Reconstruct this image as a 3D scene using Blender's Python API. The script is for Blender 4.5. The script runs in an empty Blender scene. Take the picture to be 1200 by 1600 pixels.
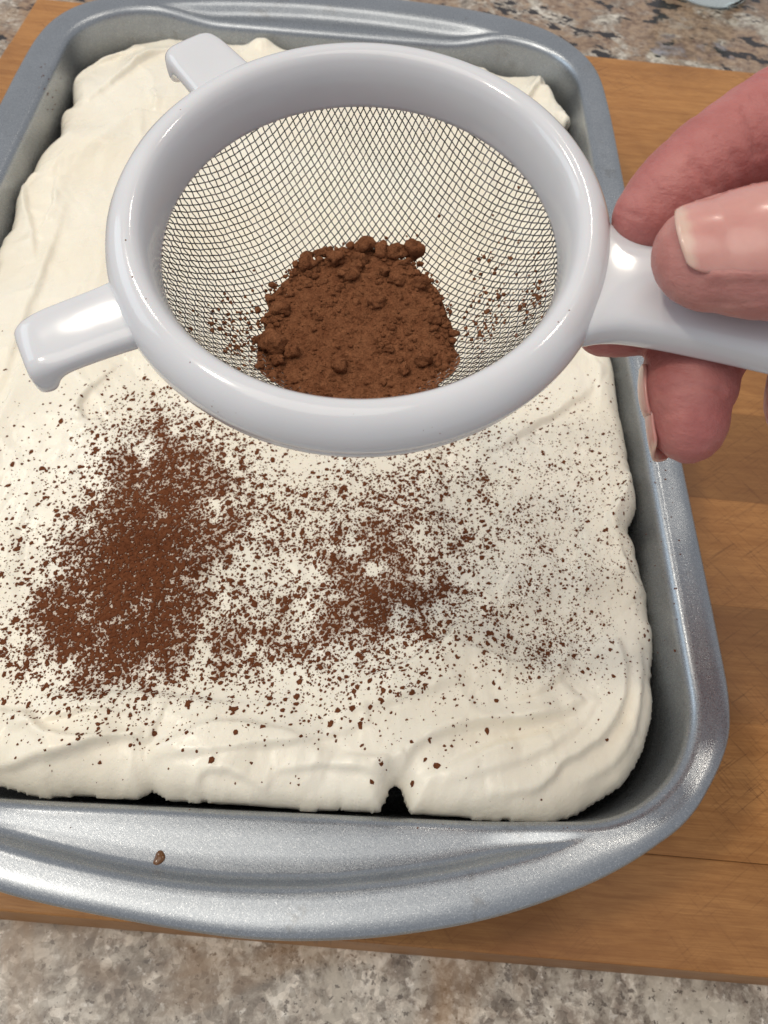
import bpy, bmesh, math, random
import numpy as np
from mathutils import Vector, Matrix

# ------------------------------------------------------------------ camera, world, lamps, exposure
CM = 0.01                                   # all shapes below are written in centimetres
CAM = np.array([2.48142425, -20.83035271, 18.61796074])
RC = np.array([[0.9975, 0.0325, 0.0633], [0.0612, -0.8452, -0.5309], [0.0362, 0.5334, -0.8451]])
FPX = 1228.82                               # focal length for a 1200 px wide frame
sc = bpy.context.scene
cd = bpy.data.cameras.new("camera")
cam = bpy.data.objects.new("camera", cd)
sc.collection.objects.link(cam)
cd.sensor_fit = 'HORIZONTAL'
cd.sensor_width = 36.0
cd.lens = FPX / 1200 * 36.0
cd.clip_start = 0.005
cd.clip_end = 50
_x, _y, _z = RC[0], -RC[1], -RC[2]
cam.matrix_world = Matrix(((_x[0], _y[0], _z[0], CAM[0] * CM), (_x[1], _y[1], _z[1], CAM[1] * CM),
                           (_x[2], _y[2], _z[2], CAM[2] * CM), (0, 0, 0, 1)))
cd.dof.use_dof = True
cd.dof.focus_distance = 0.155
cd.dof.aperture_fstop = 60.0
sc.camera = cam

w = bpy.data.worlds.new("World")
sc.world = w
w.use_nodes = True
w.node_tree.nodes['Background'].inputs['Color'].default_value = (0.90, 0.92, 0.97, 1)
w.node_tree.nodes['Background'].inputs['Strength'].default_value = 0.50
sc.view_settings.view_transform = 'Standard'
sc.view_settings.look = 'None'
sc.view_settings.exposure = 0.0
sc.view_settings.gamma = 1.0


def lamp(name, loc, target, size, power, col, shape='DISK', sy=None):
    l = bpy.data.lights.new(name, 'AREA')
    l.shape = shape
    l.size = size
    if sy:
        l.size_y = sy
    l.energy = power
    l.color = col
    o = bpy.data.objects.new(name, l)
    sc.collection.objects.link(o)
    o.location = loc
    d = Vector(target) - Vector(loc)
    o.rotation_euler = d.to_track_quat('-Z', 'Y').to_euler()
    return o


WARM = (1.0, 0.90, 0.76)
for i, (lx, ly) in enumerate([(-0.75, 0.65), (0.35, 1.0), (-0.9, -0.25), (0.75, 0.35)]):
    lamp("ceiling_lamp", (lx, ly, 1.6), (0, 0, 0), 0.14, (4.0, 2.0, 6.5, 3)[i], WARM)
lamp("window_light", (-1.8, 0.5, 1.1), (0, 0, 0), 1.3, 6.5, (0.74, 0.89, 1.0), 'RECTANGLE', 0.9)
lamp("ceiling_glow", (-0.35, -0.35, 1.6), (0, 0, 0), 1.2, 6.5, (1.0, 0.93, 0.82))

# ------------------------------------------------------------------ helpers
rng = np.random.default_rng(7)
random.seed(7)


def at(px, py, depth):
    return CAM + depth * (RC.T @ np.array([(px - 600) / FPX, (py - 800) / FPX, 1.0]))


def onz(px, py, z):
    d = RC.T @ np.array([(px - 600) / FPX, (py - 800) / FPX, 1.0])
    return CAM + d * ((z - CAM[2]) / d[2])


def link(o, parent=None):
    sc.collection.objects.link(o)
    if parent is not None:
        o.parent = parent
    return o


def tag(o, label=None, cat=None, group=None, kind=None):
    for k, v in (('label', label), ('category', cat), ('group', group), ('kind', kind)):
        if v:
            o[k] = v
    return o


def thing(name, loc, label, cat, group=None):
    o = bpy.data.objects.new(name, None)
    o.empty_display_size = 0.02
    o.location = Vector(loc) * CM
    link(o)
    tag(o, label, cat, group)
    return o


def mesh(name, verts, faces, mat, parent=None, smooth=True, base=None, mods=None):
    v = np.asarray(verts, float) * CM
    if base is None and parent is not None:
        p = parent
        base = np.zeros(3)
        while p is not None:
            base = base + np.array(p.location)
            p = p.parent
    if base is not None:
        v = v - base
    me = bpy.data.meshes.new(name)
    me.from_pydata(v.tolist(), [], faces.tolist() if isinstance(faces, np.ndarray) else faces)
    me.update()
    if smooth:
        me.shade_smooth()
    if mat:
        me.materials.append(mat)
    o = bpy.data.objects.new(name, me)
    link(o, parent)
    return o


def bevel(o, wcm, seg=2):
    m = o.modifiers.new('bevel', 'BEVEL')
    m.width = wcm * CM
    m.segments = seg
    m.limit_method = 'ANGLE'
    return o


def box(x0, x1, y0, y1, z0, z1):
    v = [(x, y, z) for z in (z0, z1) for y in (y0, y1) for x in (x0, x1)]
    f = [(0, 2, 3, 1), (4, 5, 7, 6), (0, 1, 5, 4), (2, 6, 7, 3), (0, 4, 6, 2), (1, 3, 7, 5)]
    return np.array(v, float), f


def grid_faces(nu, nv, wrap_u=False, wrap_v=False):
    iu = np.arange(nu if wrap_u else nu - 1)
    iv = np.arange(nv if wrap_v else nv - 1)
    A, B = np.meshgrid(iu, iv, indexing='ij')
    A, B = A.ravel(), B.ravel()
    A2, B2 = (A + 1) % nu, (B + 1) % nv
    return np.stack([A * nv + B, A2 * nv + B, A2 * nv + B2, A * nv + B2], 1)


_perm = np.random.default_rng(3).permutation(256)
_perm = np.concatenate([_perm, _perm])
_g = np.random.default_rng(4).uniform(-1, 1, 256)


def vnoise(x, y, z=0.0):
    x, y = np.asarray(x, float), np.asarray(y, float)
    z = np.zeros_like(x) + z
    xi, yi, zi = (np.floor(t).astype(int) for t in (x, y, z))
    fx, fy, fz = x - xi, y - yi, z - zi
    s = lambda t: t * t * t * (t * (t * 6 - 15) + 10)
    u, v, ww = s(fx), s(fy), s(fz)
    h = lambda a, b, c: _g[_perm[(_perm[(_perm[a & 255] + b) & 255] + c) & 255]]
    l = lambda a, b, t: a + (b - a) * t
    r = [l(l(h(xi, yi, zi + k), h(xi + 1, yi, zi + k), u), l(h(xi, yi + 1, zi + k), h(xi + 1, yi + 1, zi + k), u), v) for k in (0, 1)]
    return l(r[0], r[1], ww)


def fbm(x, y, z=0.0, o=4):
    a, t = 1.0, 0.0
    for k in range(o):
        t = t + a * vnoise(x * 2 ** k + 17.3 * k, y * 2 ** k - 9.1 * k, z * 2 ** k)
        a *= 0.5
    return t


def spline(pts, n, closed=False):
    P = np.asarray(pts, float)
    m = len(P)
    out = []
    segs = m if closed else m - 1
    per = max(2, n // segs)
    for i in range(segs):
        g = (lambda k: P[k % m]) if closed else (lambda k: P[min(max(k, 0), m - 1)])
        p0, p1, p2, p3 = g(i - 1), g(i), g(i + 1), g(i + 2)
        for t in np.linspace(0, 1, per, endpoint=False):
            out.append(0.5 * (2 * p1 + (p2 - p0) * t + (2 * p0 - 5 * p1 + 4 * p2 - p3) * t * t + (3 * p1 - p0 - 3 * p2 + p3) * t ** 3))
    if not closed:
        out.append(P[-1])
    return np.array(out)


# ------------------------------------------------------------------ materials
class NT:
    def __init__(s, name):
        s.m = bpy.data.materials.new(name)
        s.m.use_nodes = True
        s.t = s.m.node_tree
        s.b = s.t.nodes['Principled BSDF']
        s.tc = s.t.nodes.new('ShaderNodeTexCoord')

    def n(s, typ, **kw):
        nd = s.t.nodes.new('ShaderNode' + typ)
        for k, v in kw.items():
            setattr(nd, k, v)
        return nd

    def l(s, a, b):
        s.t.links.new(a, b)

    def set(s, **kw):
        for k, v in kw.items():
            s.b.inputs[k.replace('_', ' ')].default_value = v

    def mapping(s, scale=(1, 1, 1), rot=(0, 0, 0), loc=(0, 0, 0)):
        src = s.tc.outputs['Object']
        if any(rot):
            m0 = s.n('Mapping')
            m0.inputs['Rotation'].default_value = rot
            s.l(src, m0.inputs['Vector'])
            src = m0.outputs[0]
        mp = s.n('Mapping')
        mp.inputs['Scale'].default_value = scale
        mp.inputs['Location'].default_value = loc
        s.l(src, mp.inputs['Vector'])
        return mp.outputs[0]

    def noise(s, scale, detail=4, rough=0.55, vec=None, dist=0.0):
        nd = s.n('TexNoise')
        nd.inputs['Scale'].default_value = scale
        nd.inputs['Detail'].default_value = detail
        nd.inputs['Roughness'].default_value = rough
        nd.inputs['Distortion'].default_value = dist
        s.l(vec if vec is not None else s.tc.outputs['Object'], nd.inputs['Vector'])
        return nd.outputs['Fac']

    def vor(s, scale, vec=None, feature='F1', out='Distance'):
        nd = s.n('TexVoronoi', feature=feature)
        nd.inputs['Scale'].default_value = scale
        s.l(vec if vec is not None else s.tc.outputs['Object'], nd.inputs['Vector'])
        return nd.outputs[out]

    def ramp(s, fac, stops, interp='LINEAR'):
        r = s.n('ValToRGB')
        r.color_ramp.interpolation = interp
        while len(r.color_ramp.elements) < len(stops):
            r.color_ramp.elements.new(0.5)
        for e, (p, c) in zip(r.color_ramp.elements, stops):
            e.position = p
            e.color = (*c, 1) if len(c) == 3 else (c[0], c[0], c[0], 1)
        s.l(fac, r.inputs[0])
        return r.outputs[0]

    def mix(s, fac, a, b, mode='MIX'):
        m = s.n('Mix', data_type='RGBA', blend_type=mode)
        for sock, v in ((m.inputs[0], fac), (m.inputs[6], a), (m.inputs[7], b)):
            if isinstance(v, (int, float)):
                sock.default_value = v
            elif isinstance(v, tuple):
                sock.default_value = (*v, 1)
            else:
                s.l(v, sock)
        return m.outputs[2]

    def bump(s, h, strength, dist, prev=None):
        b = s.n('Bump')
        b.inputs['Strength'].default_value = strength
        b.inputs['Distance'].default_value = dist
        s.l(h, b.inputs['Height'])
        if prev is not None:
            s.l(prev, b.inputs['Normal'])
        s.l(b.outputs[0], s.b.inputs['Normal'])
        return b.outputs[0]


def m_cream():
    k = NT('whipped_cream')
    big = k.noise(22, 3)
    col = k.ramp(big, [(0.3, (0.875, 0.80, 0.65)), (0.7, (0.905, 0.855, 0.735))])
    at_ = k.n('Attribute', attribute_name='dust')
    gr = k.noise(3000, 4, .75)
    sub = k.n('Math', operation='SUBTRACT')
    k.l(at_.outputs['Fac'], sub.inputs[0])
    k.l(gr, sub.inputs[1])
    film = k.ramp(sub.outputs[0], [(0.0, (0.0,)), (0.30, (0.62,))])
    col = k.mix(film, col, (0.25, 0.105, 0.052))
    k.l(col, k.b.inputs['Base Color'])
    k.set(Roughness=0.42, Subsurface_Weight=0.15, Subsurface_Scale=0.003, Specular_IOR_Level=0.45, Coat_Weight=0.22, Coat_Roughness=0.28)
    k.b.inputs['Subsurface Radius'].default_value = (1.0, 0.75, 0.5)
    b1 = k.bump(k.noise(260, 5, 0.6, k.mapping((1, .45, 1), (0, 0, .5))), 0.30, 0.0010)
    pits = k.ramp(k.vor(900), [(0.0, (0,)), (0.25, (1,))])
    k.bump(pits, 0.2, 0.0005, b1)
    rr = k.ramp(k.noise(70, 3), [(0.35, (0.22,)), (0.65, (0.42,))])
    k.l(rr, k.b.inputs['Roughness'])
    return k.m


def m_cocoa(name, c0, c1, bs=1.0):
    k = NT(name)
    k.l(k.ramp(k.noise(500, 4, .7), [(0.3, c0), (0.7, c1)]), k.b.inputs['Base Color'])
    k.set(Roughness=0.95, Specular_IOR_Level=0.08)
    b1 = k.bump(k.noise(1100, 5, .75), 0.9 * bs, 0.0009)
    k.bump(k.vor(1900), 0.5 * bs, 0.0004, b1)
    return k.m


def m_metal():
    k = NT('grey_nonstick_steel')
    cell = k.vor(5200, out='Color')
    sp = k.n('SeparateColor')
    k.l(cell, sp.inputs[0])
    c = k.ramp(sp.outputs[0], [(0.0, (0.335, 0.36, 0.39)), (0.6, (0.385, 0.41, 0.44)), (0.92, (0.43, 0.455, 0.48)), (1.0, (0.62, 0.635, 0.65))])
    wear = k.ramp(k.noise(30, 5), [(0.35, (0.9, 0.9, 0.9)), (0.7, (1.0, 1.0, 1.0))])
    st = k.ramp(k.noise(75, 5, .75, k.mapping((1, 1, 1), (0, 0, 0), (.7, .2, .1))), [(0.60, (0.0,)), (0.70, (0.35,))])
    scr = k.ramp(k.noise(1.0, 2, .6, k.mapping((40, 1500, 40), (0, 0, -.8))), [(0.70, (0.0,)), (0.74, (0.4,))])
    c = k.mix(st, c, (0.20, 0.18, 0.155))
    c = k.mix(scr, c, (0.55, 0.56, 0.57))
    k.l(k.mix(1.0, c, wear, 'MULTIPLY'), k.b.inputs['Base Color'])
    k.set(Metallic=0.9, Specular_IOR_Level=0.5)
    k.l(k.ramp(sp.outputs[1], [(0, (0.25,)), (1, (0.38,))]), k.b.inputs['Roughness'])
    b = k.bump(sp.outputs[2], 0.17, 0.00010)
    b = k.bump(k.noise(45, 3), 0.12, 0.0012, b)
    k.bump(k.noise(1.0, 3, .8, k.mapping((60, 1800, 60), (0, 0, .6))), .10, .0002, b)
    return k.m


def m_plastic():
    k = NT('white_glossy_plastic')
    k.l(k.ramp(k.noise(60, 3), [(0.3, (0.645, 0.65, 0.675)), (0.7, (0.68, 0.685, 0.71))]), k.b.inputs['Base Color'])
    k.set(Roughness=0.12, Specular_IOR_Level=0.5, Subsurface_Weight=0.08, Subsurface_Scale=0.003, Coat_Weight=0.3, Coat_Roughness=0.08)
    k.bump(k.noise(90, 2), 0.08, 0.0008)
    return k.m


def m_wire():
    k = NT('steel_wire')
    k.l(k.ramp(k.noise(300, 2), [(0.3, (0.09, 0.086, 0.083)), (0.7, (0.33, 0.325, 0.32))]), k.b.inputs['Base Color'])
    k.set(Metallic=1.0, Roughness=0.24)
    return k.m


def m_wood():
    k = NT('maple_butcher_block')
    oi = k.n('ObjectInfo')
    gm = k.n('Mapping')
    gm.inputs['Scale'].default_value = (11, 95, 95)
    add = k.n('VectorMath', operation='ADD')
    sc_ = k.n('VectorMath', operation='SCALE')
    cmb = k.n('CombineXYZ')
    k.l(oi.outputs['Random'], cmb.inputs[0])
    k.l(oi.outputs['Random'], cmb.inputs[2])
    k.l(cmb.outputs[0], sc_.inputs[0])
    sc_.inputs['Scale'].default_value = 3.7
    k.l(k.tc.outputs['Object'], add.inputs[0])
    k.l(sc_.outputs[0], add.inputs[1])
    k.l(add.outputs[0], gm.inputs['Vector'])
    grain = k.noise(3.2, 8, 0.62, gm.outputs[0], 0.8)
    fine = k.n('Mapping')
    fine.inputs['Scale'].default_value = (45, 900, 900)
    k.l(add.outputs[0], fine.inputs['Vector'])
    fg = k.noise(2.2, 5, 0.7, fine.outputs[0])
    c = k.ramp(grain, [(0.3, (0.315, 0.155, 0.052)), (0.45, (0.37, 0.19, 0.068)), (0.6, (0.43, 0.232, 0.088)), (0.75, (0.36, 0.18, 0.064))])
    c = k.mix(k.ramp(fg, [(0.35, (0.45,)), (0.6, (0.0,))]), c, (0.20, 0.085, 0.027))
    vr = oi.outputs['Color']
    c = k.mix(1.0, c, vr, 'MULTIPLY')
    # knife scratches in two directions
    s1 = k.noise(1.0, 3, 0.8, k.mapping((40, 1300, 1), (0, 0, 0.9)))
    s2 = k.noise(1.0, 3, 0.8, k.mapping((40, 1200, 1), (0, 0, -0.65)))
    msk = k.ramp(k.noise(14, 2), [(0.42, (0.0,)), (0.62, (1.0,))])
    sr = k.mix(0.5, k.ramp(s1, [(0.57, (0,)), (0.64, (1,))]), k.ramp(s2, [(0.57, (0,)), (0.64, (1,))]))
    sr = k.mix(1.0, k.mix(1.0, sr, (1.15, 1.15, 1.15), 'MULTIPLY'), msk, 'MULTIPLY')
    c = k.mix(sr, c, (0.12, 0.045, 0.015))
    st = k.ramp(k.noise(11, 5, .65), [(0.46, (0.0,)), (0.70, (0.55,))])
    c = k.mix(st, c, (0.17, 0.062, 0.02))
    k.l(c, k.b.inputs['Base Color'])
    k.set(Roughness=0.46, Specular_IOR_Level=0.35)
    b = k.bump(fg, 0.25, 0.0003)
    k.bump(sr, -0.5, 0.0003, b)
    return k.m


def m_granite():
    k = NT('granite')
    a = k.noise(62, 8, 0.68, dist=0.5)
    c = k.ramp(a, [(0.30, (0.15, 0.125, 0.10)), (0.43, (0.30, 0.265, 0.225)), (0.54, (0.50, 0.465, 0.41)), (0.66, (0.66, 0.635, 0.58))])
    b_ = k.noise(210, 6, 0.7, dist=0.3)
    c = k.mix(k.ramp(b_, [(0.40, (0.75,)), (0.55, (0.0,))]), c, (0.17, 0.135, 0.11))
    c = k.mix(k.ramp(k.noise(330, 4, 0.6), [(0.58, (0.0,)), (0.68, (0.65,))]), c, (0.66, 0.64, 0.60))
    cc = k.n('SeparateColor')
    k.l(k.vor(420, k.mapping((1, 1, 1), (.3, .2, .5)), out='Color'), cc.inputs[0])
    c = k.mix(1.0, c, k.ramp(cc.outputs[0], [(0, (0.80, 0.77, 0.73)), (.5, (1.1, 1.08, 1.05)), (1, (1.45, 1.42, 1.38))]), 'MULTIPLY')
    c = k.mix(k.ramp(k.noise(120, 5, .7, k.mapping((1, 1, 1), (0, 0, 1), (2, 1, 0))), [(0.60, (0.0,)), (0.66, (0.75,))]), c, (0.085, 0.062, 0.048))
    c = k.mix(k.ramp(k.noise(24, 6, .72, k.mapping((1, 1, 1), (0, 0, 2), (5, 1, 0)), .4), [(0.54, (0.0,)), (0.60, (0.65,))]), c, (0.60, 0.55, 0.46))
    c = k.mix(k.ramp(k.noise(480, 3, .6), [(0.62, (0.0,)), (0.66, (0.8,))]), c, (0.10, 0.08, 0.065))
    # ochre veins and rust
    v = k.noise(11, 5, 0.6, k.mapping((1, .55, 1), (0, 0, .5), (3.1, 1.2, 0)), 1.5)
    c = k.mix(k.ramp(v, [(0.58, (0.0,)), (0.70, (0.5,))]), c, (0.34, 0.19, 0.075))
    # purple-grey patches
    v2 = k.noise(10, 4, 0.6, k.mapping((1, .5, 1), (0, 0, -.6), (1.1, 4.4, 0)), 1.0)
    pg = k.ramp(k.noise(120, 4, 0.7), [(0.4, (0.05, 0.045, 0.055)), (0.6, (0.30, 0.29, 0.33))])
    c = k.mix(k.ramp(v2, [(0.66, (0.0,)), (0.70, (0.7,))]), c, pg)
    pp = onz(1082, 78, ZC)[:2] * CM
    mp_ = k.mapping((16, 30, 1), (0, 0, 0), (-pp[0] * 16, -pp[1] * 30, 0))
    ln = k.n('VectorMath', operation='LENGTH')
    wob = k.n('VectorMath', operation='MULTIPLY')
    wob.inputs[1].default_value = (1, 1, 0)
    k.l(mp_, wob.inputs[0])
    k.l(wob.outputs[0], ln.inputs[0])
    ad = k.n('Math', operation='ADD')
    k.l(ln.outputs['Value'], ad.inputs[0])
    k.l(k.noise(45, 5, .65), ad.inputs[1])
    c = k.mix(k.ramp(ad.outputs[0], [(0.0, (0.9,)), (0.93, (0.9,)), (0.99, (0.0,))]), c, pg)
    # black mineral specks
    sx = k.n('SeparateXYZ')
    k.l(k.tc.outputs['Object'], sx.inputs[0])
    far = k.ramp(sx.outputs[1], [(0.10, (0.0,)), (0.24, (1.0,))])
    rust = k.ramp(k.noise(26, 6, .65, dist=.6), [(0.44, (0.0,)), (0.54, (0.85,))])
    c = k.mix(k.mix(1.0, rust, far, 'MULTIPLY'), c, k.ramp(k.noise(160, 4, .7), [(0.35, (0.12, 0.055, 0.03)), (0.6, (0.36, 0.235, 0.14))]))
    bm = far
    sp = k.ramp(k.noise(52, 4, 0.55, k.mapping((1, 1.6, 1), (0, 0, .4))), [(0.58, (0.0,)), (0.61, (1.0,))])
    c = k.mix(k.mix(1.0, sp, bm, 'MULTIPLY'), c, (0.015, 0.010, 0.010))
    k.l(c, k.b.inputs['Base Color'])
    k.set(Roughness=0.22, Specular_IOR_Level=0.45)
    return k.m


def m_skin():
    k = NT('skin')
    c = k.ramp(k.noise(95, 4, .6), [(0.3, (0.43, 0.175, 0.15)), (0.5, (0.49, 0.215, 0.19)), (0.72, (0.57, 0.29, 0.25))])
    blot = k.ramp(k.noise(38, 3), [(0.4, (0.0,)), (0.7, (0.30,))])
    c = k.mix(blot, c, (0.42, 0.12, 0.11))
    at_ = k.n('Attribute', attribute_name='redness')
    c = k.mix(at_.outputs['Fac'], c, k.mix(1.0, c, (0.88, 0.67, 0.70), 'MULTIPLY'))
    k.l(c, k.b.inputs['Base Color'])
    k.set(Roughness=0.44, Subsurface_Weight=0.28, Subsurface_Scale=0.004, Specular_IOR_Level=0.4)
    k.b.inputs['Subsurface Radius'].default_value = (1.0, 0.35, 0.2)
    b = k.bump(k.noise(240, 6, .7, k.mapping((1, 3, 3), (0, .2, .4))), 0.45, 0.0009)
    k.bump(k.vor(1500), 0.16, 0.0003, b)
    return k.m


def m_simple(name, col, rough, **kw):
    k = NT(name)
    k.l(k.ramp(k.noise(kw.pop('ns', 200), 3), [(0.3, tuple(x * .88 for x in col)), (0.7, tuple(min(1, x * 1.1) for x in col))]), k.b.inputs['Base Color'])
    k.set(Roughness=rough, **kw)
    return k.m


ZP, ZB, ZC = -5.3, -5.3, -8.8               # pan underside / board top / counter top
M_CREAM = m_cream()
M_DUST = m_cocoa('cocoa_dust', (0.125, 0.040, 0.017), (0.185, 0.066, 0.028), .6)
M_PILE = m_cocoa('cocoa_powder', (0.25, 0.094, 0.043), (0.39, 0.165, 0.078), 1.5)
M_CAKE = m_simple('dark_chocolate_cake', (0.018, 0.008, 0.006), 0.6)
M_METAL = m_metal()
M_PLAST = m_plastic()
M_WIRE = m_wire()
M_WOOD = m_wood()
M_GRAN = m_granite()
M_SKIN = m_skin()
def m_nail():
    k = NT('fingernail')
    a1 = k.n('Attribute', attribute_name='tip')
    a2 = k.n('Attribute', attribute_name='along')
    base = k.ramp(k.noise(150, 4, .6), [(0.3, (0.53, 0.235, 0.205)), (0.7, (0.61, 0.30, 0.26))])
    base = k.mix(k.ramp(a2.outputs['Fac'], [(0.0, (0.0,)), (0.7, (0.0,)), (0.95, (0.55,))]), base, (0.68, 0.44, 0.38))
    c = k.mix(a1.outputs['Fac'], base, (0.66, 0.47, 0.38))
    k.l(c, k.b.inputs['Base Color'])
    k.set(Roughness=0.27, Coat_Weight=0.3, Subsurface_Weight=0.25, Subsurface_Scale=0.002, Coat_Roughness=.12)
    k.bump(k.noise(420, 2), .05, .0002)
    return k.m


M_NAIL = m_nail()
M_DRIP = m_simple('coffee_drip', (0.14, 0.06, 0.02), 0.15)
kg = NT('clear_glass')
kg.set(Roughness=0.02, Transmission_Weight=1.0, IOR=1.47)
kg.b.inputs['Base Color'].default_value = (0.86, 0.93, 0.89, 1)
M_GLASS = kg.m

# ------------------------------------------------------------------ countertop and cutting board
v, f = box(-90, 110, -60, 110, ZC - 3, ZC)
tag(mesh('countertop', v, f, M_GRAN, smooth=False), kind='structure')

TONE = [.95, 1.0, .78, 1.10, .68, .95, .88, 1.02, .95, 1.02, 1.06]
by = [-19.21, -16.34, -12.2, -8.08, -3.63, 0.7, 5.0, 9.2, 13.5, 17.8, 22.2, 27.17]
board = thing('cutting_board', (0, 4, ZC), 'thick wooden butcher block board with knife marks lying on granite under the baking pan', 'cutting board')
board.rotation_euler.z = -0.0396
for i in range(len(by) - 1):
    cuts = [-18.6, 31.0]
    for a_, b_ in zip(cuts, cuts[1:]):
        v, f = box(a_, b_, by[i] + .0008, by[i + 1] - .0008, ZC + .004, ZB + 0.0008 * math.sin(i * 2.4))
        o = mesh('plank', v - np.array([0, 4, ZC]), f, M_WOOD, smooth=False, base=np.zeros(3))
        o.parent = board
        tn = TONE[i]
        o.color = (tn * 1.10, tn * .98, tn * .82, 1)
        bevel(o, 0.004 if 0 < i < len(by) - 2 else 0.06, 2)

# ------------------------------------------------------------------ glass jar, far right
jx, jy = 26.3, 44.3
prof = [(0.0, .1), (2.3, .1), (2.75, .02), (3.0, .25), (3.05, .8), (3.05, 8.5), (2.6, 9.4), (2.5, 10.6), (2.62, 10.8), (2.6, 11.0),
        (2.4, 10.9), (2.35, 9.5), (2.8, 8.6), (2.8, 1.0), (2.5, .65), (0.0, .6)]
NS = 64
th = np.linspace(0, 2 * np.pi, NS, endpoint=False)
P = np.array(prof)
V = np.stack([P[:, 0][:, None] * np.cos(th) + jx, P[:, 0][:, None] * np.sin(th) + jy, np.repeat(P[:, 1][:, None], NS, 1) + ZC], -1).reshape(-1, 3)
tag(mesh('glass_jar', V, grid_faces(len(P), NS, False, True)[:, ::-1], M_GLASS),
    'clear glass jar standing on the granite behind the cutting board', 'jar')

# ------------------------------------------------------------------ baking pan
HW, HL = 11.35, 17.26


def rrect(hw, hl, r, n):
    pts = []
    segs = [('l', (hw, -(hl - r)), (hw, hl - r)), ('a', (hw - r, hl - r), 0), ('l', (hw - r, hl), (-(hw - r), hl)), ('a', (-(hw - r), hl - r), 90),
            ('l', (-hw, hl - r), (-hw, -(hl - r))), ('a', (-(hw - r), -(hl - r)), 180), ('l', (-(hw - r), -hl), (hw - r, -hl)), ('a', (hw - r, -(hl - r)), 270)]
    for s in segs:
        if s[0] == 'l':
            L = math.dist(s[1], s[2])
            m = max(2, int(L / n))
            for t in np.linspace(0, 1, m, endpoint=False):
                pts.append((s[1][0] + (s[2][0] - s[1][0]) * t, s[1][1] + (s[2][1] - s[1][1]) * t))
        else:
            m = 28
            for t in np.linspace(0, 90, m, endpoint=False):
                a = math.radians(s[2] + t)
                pts.append((s[1][0] + r * math.cos(a), s[1][1] + r * math.sin(a)))
    return np.array(pts)


A = rrect(HW, HL, 3.5, 0.28)
N = len(A)
ang = np.arctan2(A[:, 1], A[:, 0])
outer = [(12.27, 0), (12.26, -6.8), (12.25, -12.3), (12.18, -14.1), (11.85, -15.24), (11.0, -16.48), (9.94, -17.4), (8.38, -18.26), (6.35, -19.0),
         (4.43, -19.43), (2.5, -19.66), (0.5, -19.68), (-2, -19.42), (-4.45, -19.03), (-6.5, -18.42), (-8.6, -17.5), (-10.3, -16.4), (-11.5, -15), (-12.2, -13.3),
         (-12.5, -11), (-12.55, 0), (-12.6, 9), (-12.6, 11.7), (-12.5, 14.1), (-12.1, 15.8), (-11.3, 17.1), (-10, 18.0), (-8, 18.85), (-5, 19.55), (-2, 19.95),
         (1, 20.05), (5.0, 19.85), (7.85, 19.3), (9.93, 18.4), (11.29, 16.95), (12.1, 15.0), (12.3, 12), (12.27, 6.7)]
band = [(11.47, 0), (11.45, -7), (11.45, -12.0), (11.44, -13.3), (11.16, -14.5), (10.6, -15.6), (9.95, -16.4), (9.13, -16.98), (7.88, -17.59), (6.41, -18.02),
        (4.98, -18.36), (3.59, -18.6), (2.23, -18.76), (.87, -18.82), (-.48, -18.8), (-1.85, -18.68), (-3.26, -18.47), (-4.69, -18.19), (-6.3, -17.8), (-8, -17.3),
        (-9.4, -16.7), (-10.5, -15.7), (-11.2, -14.5), (-11.5, -13), (-11.55, 0), (-11.55, 12.5), (-11.3, 14.4), (-10.5, 15.9), (-9.3, 16.9), (-7.82, 17.54),
        (-5, 18.2), (-2.09, 18.55), (0, 18.6), (2.39, 18.5), (5.38, 18.15), (7.46, 17.64), (9.3, 16.95), (10.5, 15.9), (11.2, 14.6), (11.47, 12.5)]


def polar(pts):
    s = spline(pts, 600, True)
    a = np.arctan2(s[:, 1], s[:, 0])
    r = np.hypot(s[:, 0], s[:, 1])
    o = np.argsort(a)
    return np.interp(ang, a[o], r[o], period=2 * np.pi)


rA = np.hypot(A[:, 0], A[:, 1])
U = A / rA[:, None]
tA = np.roll(A, -1, 0) - np.roll(A, 1, 0)
nA = np.stack([tA[:, 1], -tA[:, 0]], 1) / np.hypot(tA[:, 0], tA[:, 1])[:, None]
ca = np.clip((nA * U).sum(1), .35, 1)
rB = np.maximum(polar(band), rA + 0.20 / ca)
rO = np.maximum(polar(outer), rB + 0.5)
Bp, Op = U * rB[:, None], U * rO[:, None]
# outward normals of A for insets
tA = np.roll(A, -1, 0) - np.roll(A, 1, 0)
nA = np.stack([tA[:, 1], -tA[:, 0]], 1) / np.hypot(tA[:, 0], tA[:, 1])[:, None]
gap = rB - rA - 0.20 / ca
led = np.clip(gap / 0.75, 0, 1)
led = led * led * (3 - 2 * led)
zA = -0.46 * led


def ringv(p, z):
    return np.column_stack([p, np.zeros(N) + z])


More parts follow.
